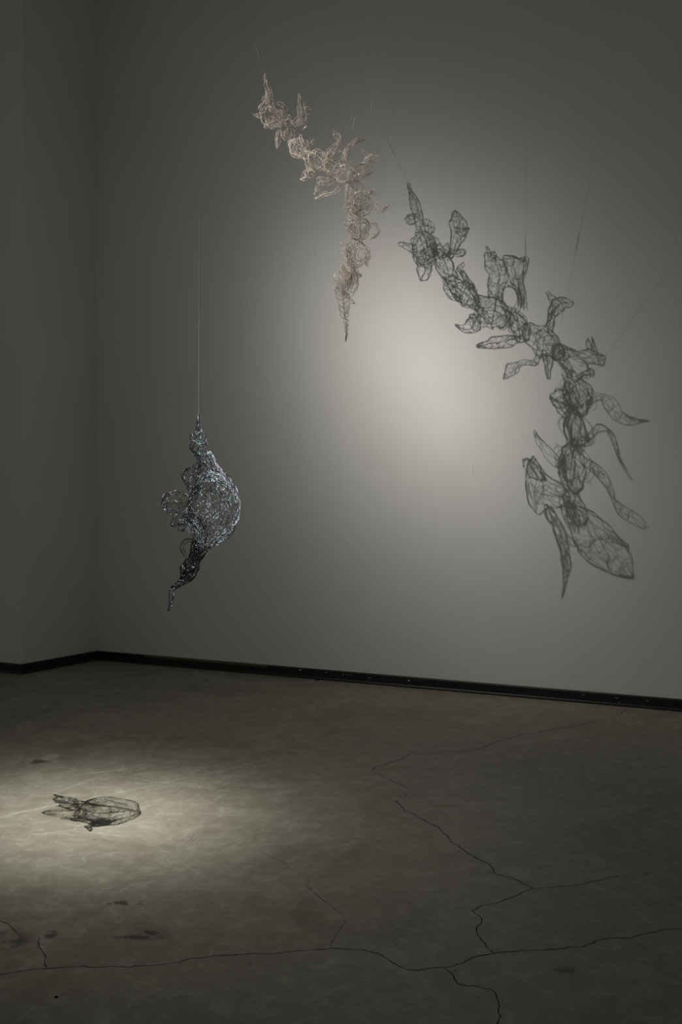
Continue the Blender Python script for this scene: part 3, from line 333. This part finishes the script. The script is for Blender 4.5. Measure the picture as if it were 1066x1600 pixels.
('edge',0.6,[(-0.6125,4.43,1.7222,0.0032,0.0007,-0.0047,-0.0003,0.0049,0.0005),(-0.6495,4.43,1.6966,0.0022,0.0006,-0.0052,-0.0002,0.0049,0.0004),(-0.6809,4.43,1.6937,0.002,0.0005,-0.0053,-0.0002,0.0049,0.0004),(-0.7037,4.43,1.6766,0.0052,0.0009,-0.0023,-0.0007,0.0048,0.0003),(-0.7008,4.43,1.6481,0.0052,0.0008,0.0021,-0.0003,0.0048,-0.001),(-0.6793,4.42,1.6194,0.005,0.0007,0.0025,0.0003,0.0045,-0.0019),(-0.665,4.4,1.5849,0.0053,0.0008,0.0018,0.0002,0.0042,-0.0024)]),
('edge',0.6,[(-0.7206,4.36,1.4748,-0.0012,-0.0002,0.0055,0.0026,0.004,0.0007),(-0.6766,4.33,1.4833,-0.0007,-0.0001,0.0069,0.0032,0.005,0.0004),(-0.6277,4.3,1.4834,0.0018,0.0003,0.0052,0.0019,0.0043,-0.0009),(-0.5987,4.29,1.4586,0.0047,0.0007,0.0029,-0.0008,0.0047,0.0002),(-0.5848,4.31,1.4113,0.0055,0.0008,0.0003,-0.0007,0.004,0.0026),(-0.6014,4.35,1.3657,0.0081,0.0011,-0.002,0.0004,0.0055,0.0047)]),
('band',0.8,[(-0.7094,4.36,1.4692,0.0035,0.0006,0.0044,0.0007,0.0046,-0.0012),(-0.6798,4.35,1.4468,0.0075,0.0013,0.0082,0.0002,0.0095,-0.0016),(-0.649,4.35,1.4161,0.0107,0.0018,0.0089,-0.002,0.0119,0.0001),(-0.6253,4.36,1.3794,0.0153,0.0024,0.0065,-0.0026,0.0142,0.0009),(-0.6197,4.36,1.343,0.0165,0.0024,0.0025,-0.0021,0.0143,-0.0003)]),
('band',0.6,[(-0.6084,4.4,1.6556,-0.0027,-0.0007,0.008,0.0048,0.0052,0.002),(-0.5692,4.36,1.6654,0.0004,-0.0004,0.0112,0.0053,0.0081,0.0001),(-0.5315,4.35,1.6511,0.0058,0.0004,0.0096,-0.0012,0.0095,0.0003),(-0.5002,4.37,1.6237,0.0061,0.0005,0.0058,-0.0028,0.0063,0.0023),(-0.4725,4.4,1.5849,0.0044,0.0004,0.0035,-0.0018,0.0041,0.0019)]),
]
# suspension threads: knot on the sculpture, a second point higher up
PALE_THREADS = [(-0.5873,7.6705,4.8787,-0.6536,7.7443,5.0911),(0.0268,7.3567,4.0849,0.0941,7.386,4.3906),(0.1534,7.2489,4.0074,0.2235,7.2021,4.452),(0.1383,7.1319,3.8124,0.3531,6.9799,4.2269)]
# wire hoops inside the round bubbles: centre, radius
HOOPS = [(-0.5475,7.5946,4.5218,0.0733),(-0.3979,7.5502,4.4515,0.0291),(-0.3274,7.4864,4.2427,0.0626),(-0.1803,7.4091,4.1294,0.0715),(-0.0645,7.3502,4.0488,0.0614),(0.0252,7.2578,3.9687,0.0607),(-0.2333,7.4857,4.0484,0.0385),(0.1311,7.1679,3.7268,0.0784),(0.1216,7.1688,3.5531,0.0692),(0.1086,7.177,3.3811,0.0785)]
# floor cracks: width, polyline on the floor
CRACKS = [
(0.00377,[(2.1623,7.5731),(2.0094,7.3005),(1.8372,7.133),(1.5938,6.942),(1.3261,6.7609),(1.2034,6.6834),(1.0504,6.5336),(0.8716,6.3041),(0.76,6.22),(0.5976,6.1952),(0.4252,6.1788),(0.3692,6.0427),(0.2866,5.9427),(0.1955,5.8459),(0.1764,5.7735),(0.2358,5.6409),(0.3018,5.5207),(0.3685,5.4056)]),
(0.00325,[(0.3421,5.2416),(0.3383,5.3132)]),
(0.00423,[(0.2933,5.1833),(0.2851,5.1547),(0.3098,5.0707),(0.3167,5.0),(0.3718,4.9209),(0.4167,4.7994),(0.4697,4.7121),(0.4951,4.5961),(0.5015,4.5203),(0.5458,4.4093),(0.6055,4.2798),(0.6407,4.1951),(0.6427,4.121),(0.6842,4.0921),(0.7273,4.039),(0.7666,3.9601)]),
(0.00325,[(0.7666,3.9601),(0.817,3.9702),(0.8982,3.9906),(0.9811,4.0146),(1.0714,4.0636),(1.1478,4.1029)]),
(0.0039,[(0.7666,3.9601),(0.6949,3.894),(0.6446,3.8554),(0.5755,3.8082),(0.4936,3.744),(0.5119,3.7024),(0.5148,3.6388),(0.4946,3.6023),(0.4852,3.5341),(0.5007,3.4607),(0.5181,3.3853)]),
(0.00358,[(1.5164,3.6445),(1.3105,3.594),(1.2272,3.5802),(1.1609,3.5747),(1.0942,3.5448),(1.0191,3.5023),(0.8969,3.4865),(0.8395,3.4352),(0.7698,3.4201),(0.6569,3.4051),(0.5174,3.3804),(0.4418,3.3513),(0.3816,3.2968),(0.3371,3.276)]),
(0.00338,[(-1.2119,3.1778),(-1.1058,3.2261),(-1.0508,3.2486),(-0.9685,3.2668),(-0.8069,3.276),(-0.6622,3.2898),(-0.5391,3.3132),(-0.5007,3.3417),(-0.4177,3.3658),(-0.3319,3.3731),(-0.2239,3.3804),(-0.1159,3.4001),(-0.0352,3.4201),(0.0,3.4176),(0.0768,3.4101),(0.1197,3.3853),(0.1607,3.3321),(0.1901,3.2852),(0.22,3.2577),(0.2836,3.2668),(0.3371,3.276),(0.3594,3.2396),(0.3737,3.1584),(0.4251,3.1478),(0.4745,3.1267),(0.4802,3.0792),(0.4761,3.0097),(0.4575,2.9156),(0.4304,2.7768)]),
(0.00293,[(-0.9685,3.2668),(-0.9935,3.3513),(-1.0248,3.4051),(-1.058,3.471),(-1.0663,3.5128)]),
(0.0026,[(-1.3328,3.7142),(-1.2445,3.6445),(-1.1838,3.5885),(-1.1517,3.5395)]),
(0.00169,[(-0.139,4.0778),(-0.141,3.9872),(-0.103,3.907),(-0.0441,3.8113),(-0.0072,3.732),(0.0164,3.6332),(0.0,3.594),(-0.0182,3.5341),(-0.0291,3.4813),(-0.0352,3.4201)]),
(0.00117,[(-0.395,4.4513),(-0.3246,4.3517),(-0.2702,4.2877),(-0.2189,4.2027),(-0.2062,4.1652)]),
]

# cracks: shallow dark gaps, slightly uneven in width
rng = np.random.default_rng(5)
for wdt, pts in CRACKS:
    P = np.array(pts, float)
    for it in range(3):
        mid = (P[1:]+P[:-1])/2; seg = P[1:]-P[:-1]; ln = np.linalg.norm(seg, axis=1, keepdims=True)
        mid = mid+np.stack([-seg[:, 1], seg[:, 0]], 1)*rng.uniform(-.10, .10, (len(mid), 1))*np.minimum(1, .12/np.maximum(ln, 1e-6))**.5
        Q = np.empty((len(P)+len(mid), 2)); Q[0::2] = P; Q[1::2] = mid; P = Q
    T = np.gradient(P, axis=0); T /= np.linalg.norm(T, axis=1, keepdims=True)+1e-9; Nn = np.stack([-T[:, 1], T[:, 0]], 1)
    k = len(P); hw = wdt/2*rng.uniform(.35, 1.25, k); hw[0] *= .2; hw[-1] *= .2
    a = P+Nn*hw[:, None]; b = P-Nn*hw[:, None]
    v = [(x, y, .0008) for x, y in a]+[(x, y, .0008) for x, y in b]
    f = [(i, i+1, k+i+1, k+i) for i in range(k-1)]
    f = [q[::-1] for q in f]
    link('crack', mesh('crack', v, f), M['crack'], floor)
for (x, d, r, mk) in [(1.266, 4.128, 0.01, 'chip'), (-0.211, 8.869, 0.02, 'crack'), (-0.881, 3.077, 0.007, 'crack'), (0.375, 3.258, 0.003, 'crack')]:
    n = 8; v = [(x+math.cos(6.283*i/n)*r*(1+.3*math.sin(3*i)), d+math.sin(6.283*i/n)*r, 0) for i in range(n)]+[(x+math.cos(6.283*i/n)*r*.5, d+math.sin(6.283*i/n)*r*.5, r*.5) for i in range(n)]
    f = [(i, (i+1) % n, n+(i+1) % n, n+i) for i in range(n)]+[tuple(range(n, 2*n))]
    o = link('floor_crumb', mesh('floor_crumb', v, f), M[mk], floor)

n = 12; v = [(-1.78+.05*math.cos(6.2832*i/n)*(1+.15*math.sin(2*i)), 6.09+.085*math.sin(6.2832*i/n)*(1+.12*math.cos(3*i)), .0009) for i in range(n)]
M['filler'] = mat('pale_filler', (.34,.33,.285), .6)
link('filler_spot', mesh('filler_spot', v, [tuple(range(n))]), M['filler'], floor)
# ---------------------------------------------------------------- wire sculptures
def spline(nodes, t):
    """Catmull-Rom through the nodes, t in 0..1"""
    X = np.array(nodes, float); n = len(X)
    X = np.vstack([2*X[0]-X[1], X, 2*X[-1]-X[-2]])
    u = np.clip(t, 0, 1)*(n-1); i = np.minimum(u.astype(int), n-2); u = (u-i)[..., None]
    p0, p1, p2, p3 = X[i], X[i+1], X[i+2], X[i+3]
    return .5*(2*p1+(p2-p0)*u+(2*p0-5*p1+4*p2-p3)*u*u+(3*p1-p0-3*p2+p3)*u*u*u)
def surf(nodes, t, ph, lump, k):
    S = spline(nodes, t); P, A, B = S[..., 0:3], S[..., 3:6], S[..., 6:9]
    r = 1+lump*(.6*np.sin(9*t+2*ph+k)+.5*np.sin(17*t-3*ph+2.1*k)+.35*np.sin(5*ph+23*t+3.3*k))
    return P+(A*np.cos(ph)[..., None]+B*np.sin(ph)[..., None])*r[..., None]
def tubes(name, paths, radii, cols, material, parent, sides=4):
    """all strands of one part as one mesh; every strand is a thin tube"""
    V = []; F = []; Cc = []; off = 0
    for P, r, c in zip(paths, radii, cols):
        k = len(P); T = np.gradient(P, axis=0); T /= np.linalg.norm(T, axis=1, keepdims=True)+1e-12
        ref = np.where(np.abs(T[:, 2:3]) < .8, np.array([[0, 0, 1.]]), np.array([[1., 0, 0]]))
        Nv = np.cross(T, ref); Nv /= np.linalg.norm(Nv, axis=1, keepdims=True)+1e-12; Bv = np.cross(T, Nv)
        ang = np.arange(sides)*2*math.pi/sides
        ring = P[:, None, :]+r*(np.cos(ang)[None, :, None]*Nv[:, None, :]+np.sin(ang)[None, :, None]*Bv[:, None, :])
        V.append(ring.reshape(-1, 3)); Cc.append(np.repeat(c, sides, axis=0))
        i = np.arange(k-1)[:, None]*sides; j = np.arange(sides)[None, :]; j2 = (j+1) % sides
        F.append(np.stack([i+j, i+j2, i+sides+j2, i+sides+j], -1).reshape(-1, 4)+off); off += k*sides
    V = np.concatenate(V); F = np.concatenate(F); Cc = np.concatenate(Cc)
    org = np.array(parent.location) if parent else np.zeros(3); V = V-org
    me = bpy.data.meshes.new(name)
    me.vertices.add(len(V)); me.vertices.foreach_set('co', V.astype(np.float32).ravel())
    me.loops.add(F.size); me.loops.foreach_set('vertex_index', F.astype(np.int32).ravel())
    me.polygons.add(len(F)); me.polygons.foreach_set('loop_start', np.arange(0, F.size, 4, dtype=np.int32))
    me.polygons.foreach_set('loop_total', np.full(len(F), 4, np.int32))
    me.update(calc_edges=True); me.validate()
    me.polygons.foreach_set('use_smooth', np.ones(len(me.polygons), bool))
    at = me.attributes.new('yarn', 'FLOAT_COLOR', 'POINT')
    at.data.foreach_set('color', np.concatenate([Cc, np.ones((len(Cc), 1))], 1).astype(np.float32).ravel())
    return link(name, me, material, parent)
def smooth_noise(rng, n, m, step):
    """n rows of m samples of wandering noise, about one change per step samples"""
    kx = max(4, m//step+4); K = rng.normal(0, 1, (n, kx)); x = np.linspace(1, kx-2.001, m); i = x.astype(int); u = x-i; u = u*u*(3-2*u)
    return K[:, i]*(1-u)+K[:, i+1]*u
def pale_color(rng, m):
    c0 = np.array([.90,.72,.58]); c1 = np.array([.98,.95,.91]); c2 = np.array([.26,.19,.14])
    s = smooth_noise(rng, 2, m, 5); a = np.clip(.35+.6*s[0], 0, 1)[:, None]; b = np.clip(.6*s[1]-.25, 0, .85)[:, None]
    c = (c0*(1-a)+c1*a)*(1-b)+c2*b
    k = rng.random(m) < .14; c[k] = 1.0
    return c
FLECK = .16+.84*np.array([[.25,.62,.66],[.16,.32,.62],[.72,.45,.66],[.86,.88,.95],[.88,.86,.92],[.35,.70,.58],[.62,.55,.85]])
def dark_color(rng, m, amount):
    c = np.tile(np.array([[.006,.006,.009]]), (m, 1)); i = 0
    while i < m:
        ln = rng.integers(1, 4)
        if rng.random() < amount: c[i:i+ln] = FLECK[rng.integers(len(FLECK))]*rng.uniform(.6, 1.15)
        i += ln
    return c
CAP = {'bubble': .78, 'skirt': .80, 'leaf': .85, 'pouch': .7}
def lobe(name, dens, nodes, parent, material, rng, r_wire, per_m2, rim, color, step=.006, lump=.10, rims=2, strands=0):
    """one hollow lobe of the net: edge bundles, lengthwise strands, hoops and wandering strands on its skin"""
    nodes = np.array(nodes, float); kk = rng.uniform(0, 6)
    if name in CAP:                                          # round the ends of bubbles and skirts off
        u = np.linspace(0, 1, 22); nodes = spline(nodes, u); c = CAP[name]
        q = np.clip((np.abs(2*u-1)-c)/(1-c), 0, 1); nodes[:, 3:] *= np.sqrt(np.maximum(1-q*q, .02))[:, None]
    tt = np.linspace(0, 1, 60); S = spline(nodes, tt); Pc = S[:, :3]
    L = np.linalg.norm(np.diff(Pc, axis=0), axis=1).sum()
    a = np.linalg.norm(S[:, 3:6], axis=1); b = np.linalg.norm(S[:, 6:9], axis=1)
    per = np.pi*(a+b); area = per.mean()*L
    rad = np.maximum((a+b)/2, .004); big = rad.max() > .026
    paths = []; radii = []; cols = []
    m = max(14, int(L/step)); t = np.linspace(0, 1, m)
    edges = [(0, rims if big else 1), (math.pi, rims if big else 1)]
    if big: edges += [(math.pi/2, 1), (-math.pi/2, 1)]
    for base, cnt in edges:
        for q in range(cnt):
            ph = base+.16*smooth_noise(rng, 1, m, 9)[0]+rng.normal(0, .07)
            paths.append(surf(nodes, t, ph, lump, kk)+smooth_noise(rng, 3, m, 5).T*.0018); radii.append(rim*rng.uniform(.8, 1.15)); cols.append(color(rng, m))
    if name == 'sail':                                       # hem of an open end
        for te in (.955, .97):
            mm = 40; ph = np.linspace(0, 2*math.pi, mm); paths.append(surf(nodes, te+.02*np.sin(ph*2+kk), ph, lump, kk)); radii.append(rim); cols.append(color(rng, mm))
    for q in range((3 if big else 1)+strands):
        ph = rng.uniform(0, 2*math.pi)+.5*smooth_noise(rng, 1, m, 12)[0]+rng.normal(0, 1.2)*t
        paths.append(surf(nodes, t, ph, lump, kk)); radii.append(r_wire*rng.uniform(.8, 1.2)); cols.append(color(rng, m))
    for q in range(max(1, int(L/(.05 if big else .04)))):
        mm = max(20, int(2*math.pi*rad.mean()/step)); ph = np.linspace(0, 2*math.pi*rng.uniform(.8, 1.15), mm)+rng.uniform(0, 6.3)
        tq = np.clip(rng.uniform(.08, .92)+.06*smooth_noise(rng, 1, mm, 8)[0]+rng.normal(0, .08)*np.sin(ph), 0, 1)
        paths.append(surf(nodes, tq, ph, lump, kk)); radii.append(r_wire*rng.uniform(.8, 1.2)); cols.append(color(rng, mm))
    total = area*per_m2*dens; mw = int(min(70, max(24, .30/step))); nw = max(1, int(round(total/(mw*step))))
    tq = rng.random(nw); ph = rng.uniform(0, 2*math.pi, nw); hd = rng.uniform(0, 2*math.pi, nw)
    tur = smooth_noise(rng, nw, mw, 6)*.26+rng.normal(0, .05, (nw, 1))
    Tt = np.empty((nw, mw)); Ph = np.empty((nw, mw))
    for i in range(mw):
        Tt[:, i] = tq; Ph[:, i] = ph
        rr = np.interp(tq, tt, rad); tq = tq+step*np.cos(hd)/L; ph = ph+step*np.sin(hd)/np.maximum(rr, .01)
        hd = hd+tur[:, i]; out = (tq < 0.02) | (tq > .98); hd = np.where(out, math.pi-hd, hd); tq = np.clip(tq, 0.02, .98)
    W = surf(nodes, Tt, Ph, lump, kk)
    for q in range(nw):
        paths.append(W[q]); radii.append(r_wire*rng.uniform(.7, 1.2)); cols.append(color(rng, mw))
    return tubes(name, paths, radii, cols, material, parent)
def thread(parent, a, b, r, material=None):
    a = np.array(a, float); b = np.array(b, float); P = np.linspace(a, b, 24)
    return tubes('suspension_thread', [P], [r], [np.tile([[.6,.6,.58]], (24, 1))], material or M['thread'], parent, 5)

rng = np.random.default_rng(11)
pale = tag(empty('wire_sculpture', (0.12, 7.2, 3.3)), 'long pale rose-silver wire mesh sculpture hung slantwise on threads, casting its shadow on the wall', 'sculpture')
for nm, dn, nodes in PALE_LOBES:
    lobe(nm, dn, nodes, pale, M['pale_wire'], rng, .001, 48, .0016, pale_color, rims=2, lump=.07 if nm == 'skirt' else .14)
for x, y, z, r in HOOPS:
    paths = []; cols = []
    for q in range(5):
        a = np.linspace(0, 2*math.pi, 44)+rng.uniform(0, 6); tx, tz = rng.normal(0, .35, 2) if q < 3 else rng.normal(0, .9, 2)
        w_ = r*rng.uniform(.9, 1.03)*(1+.05*np.sin(2*a+rng.uniform(0, 6))+.03*np.sin(5*a))
        P = np.stack([w_*np.cos(a), np.zeros(44), w_*np.sin(a)], 1)
        P = P @ np.array(Matrix.Rotation(tx, 3, 'X') @ Matrix.Rotation(tz, 3, 'Z')).T
        paths.append(P+np.array([x, y, z])); cols.append(pale_color(rng, 44))
    tubes('hoop', paths, [.0015, .0013, .0012, .001, .001], cols, M['pale_wire'], pale)
for x0, y0, z0, x1, y1, z1 in PALE_THREADS:
    a = Vector((x0, y0, z0)); b = Vector((x1, y1, z1)); d = b-a; thread(pale, a, a+d*((H-a.z)/d.z), .0004)
    if x1 > .3: continue
    t0 = a+d; dn = d.normalized(); Q = np.linspace(np.array(t0-dn*.05), np.array(t0+dn*.04), 12)
    tubes('thread_glint', [Q+np.stack([np.sin(np.arange(12)*1.9), np.cos(np.arange(12)*1.9), np.zeros(12)], 1)*.0012], [.0016], [np.tile([[.97,.95,.92]], (12, 1))], M['pale_wire'], pale)  # bright coiled piece added to paint in the thread's glints

rng = np.random.default_rng(23)
dark = tag(empty('wire_sculpture', (-.56, 4.4, 1.07)), 'black iridescent wire mesh sculpture with a round bulb, hanging on a single thread', 'sculpture')
for nm, dn, nodes in DARK_LOBES:
    amt = {'band': .5, 'edge': .05, 'bulb': .34, 'twist': .26, 'pouch': .18, 'loop': .10, 'neck': .09, 'tail': .06, 'curl': .04, 'ring': .02, 'barb': .2}[nm]  # tail shade painted in: its share of bright flecks is cut
    lobe(nm, dn, nodes, dark, M['dark_wire'], rng, .00085 if nm in ('neck', 'tail', 'loop') else .00065, 88, .0009, lambda r, m, a=amt: dark_color(r, m, a), step=.0045, rims=3, strands={'neck': 18, 'tail': 12, 'loop': 6, 'twist': 4, 'band': 4, 'edge': 3}.get(nm, 0))
tip = DARK_LOBES[0][2][0][:3]
thread(dark, tip, (tip[0], tip[1], H), .00035)

# ---------------------------------------------------------------- lamps on their track (above the frame)
def cyl(p0, p1, r0, r1, n=24):
    p0 = np.array(p0, float); p1 = np.array(p1, float); d = p1-p0; d /= np.linalg.norm(d)
    ref = np.array([0, 0, 1.]) if abs(d[2]) < .9 else np.array([1., 0, 0]); a = np.cross(d, ref); a /= np.linalg.norm(a); b = np.cross(d, a)
    v = [p0+r0*(math.cos(6.28318*i/n)*a+math.sin(6.28318*i/n)*b) for i in range(n)]+[p1+r1*(math.cos(6.28318*i/n)*a+math.sin(6.28318*i/n)*b) for i in range(n)]
    f = [(i, (i+1) % n, n+(i+1) % n, n+i) for i in range(n)]+[tuple(range(n-1, -1, -1)), tuple(range(n, 2*n))]
    return v, f
def spotlight(loc, aim, label):
    d = (aim-loc).normalized(); back = loc-d*.03
    root = tag(empty('track_spotlight', (loc.x, loc.y, 6.42)), label, 'spotlight')
    def part(name, vf, m, par=root):
        v = [np.array(x)-np.array(root.location) for x in vf[0]]; o = link(name, fix_normals(mesh(name, v, vf[1])), m); o.parent = par; return o
    hs = part('housing', cyl(back-d*.16, back-d*.004, .036, .048), M['lampblack'])
    part('lens', cyl(back-d*.006, back+d*.004, .040, .040), M['glass'])
    part('heat_sink', cyl(back-d*.20, back-d*.158, .028, .028), M['lampblack'])
    part('stem', cyl(back-d*.09, (loc.x-d.x*.12, loc.y-d.y*.12, 6.36), .009, .009), M['lampblack'])
    part('adaptor', prism([(loc.x-d.x*.12-.05, loc.y-d.y*.12-.018), (loc.x-d.x*.12+.05, loc.y-d.y*.12-.018), (loc.x-d.x*.12+.05, loc.y-d.y*.12+.018), (loc.x-d.x*.12-.05, loc.y-d.y*.12+.018)], 6.35, 6.42), M['lampblack'])
    return root
def track(x, y, label):
    root = tag(empty('lighting_track', (x, y, 6.42)), label, 'track')
    v, f = prism([(-.9, -.018), (.9, -.018), (.9, .018), (-.9, .018)], 0, .035); link('rail', fix_normals(mesh('rail', v, f)), M['lampblack'], root)
    for s in (-.7, .7):
        v, f = cyl((s, 0, .03), (s, 0, H-6.42), .005, .005, 10); link('drop_rod', fix_normals(mesh('drop_rod', v, f)), M['lampblack'], root)
for loc, aim, a, b in ((LAMP_WALL, AIM_WALL, 'black track spotlight aimed at the back wall', 'black lighting track above the jog of the left wall'), (LAMP_FLOOR, AIM_FLOOR, 'black track spotlight aimed at the floor', 'black lighting track over the middle of the room')):
    d = (aim-loc).normalized(); spotlight(loc, aim, a); track(loc.x-d.x*.12, loc.y-d.y*.12, b)
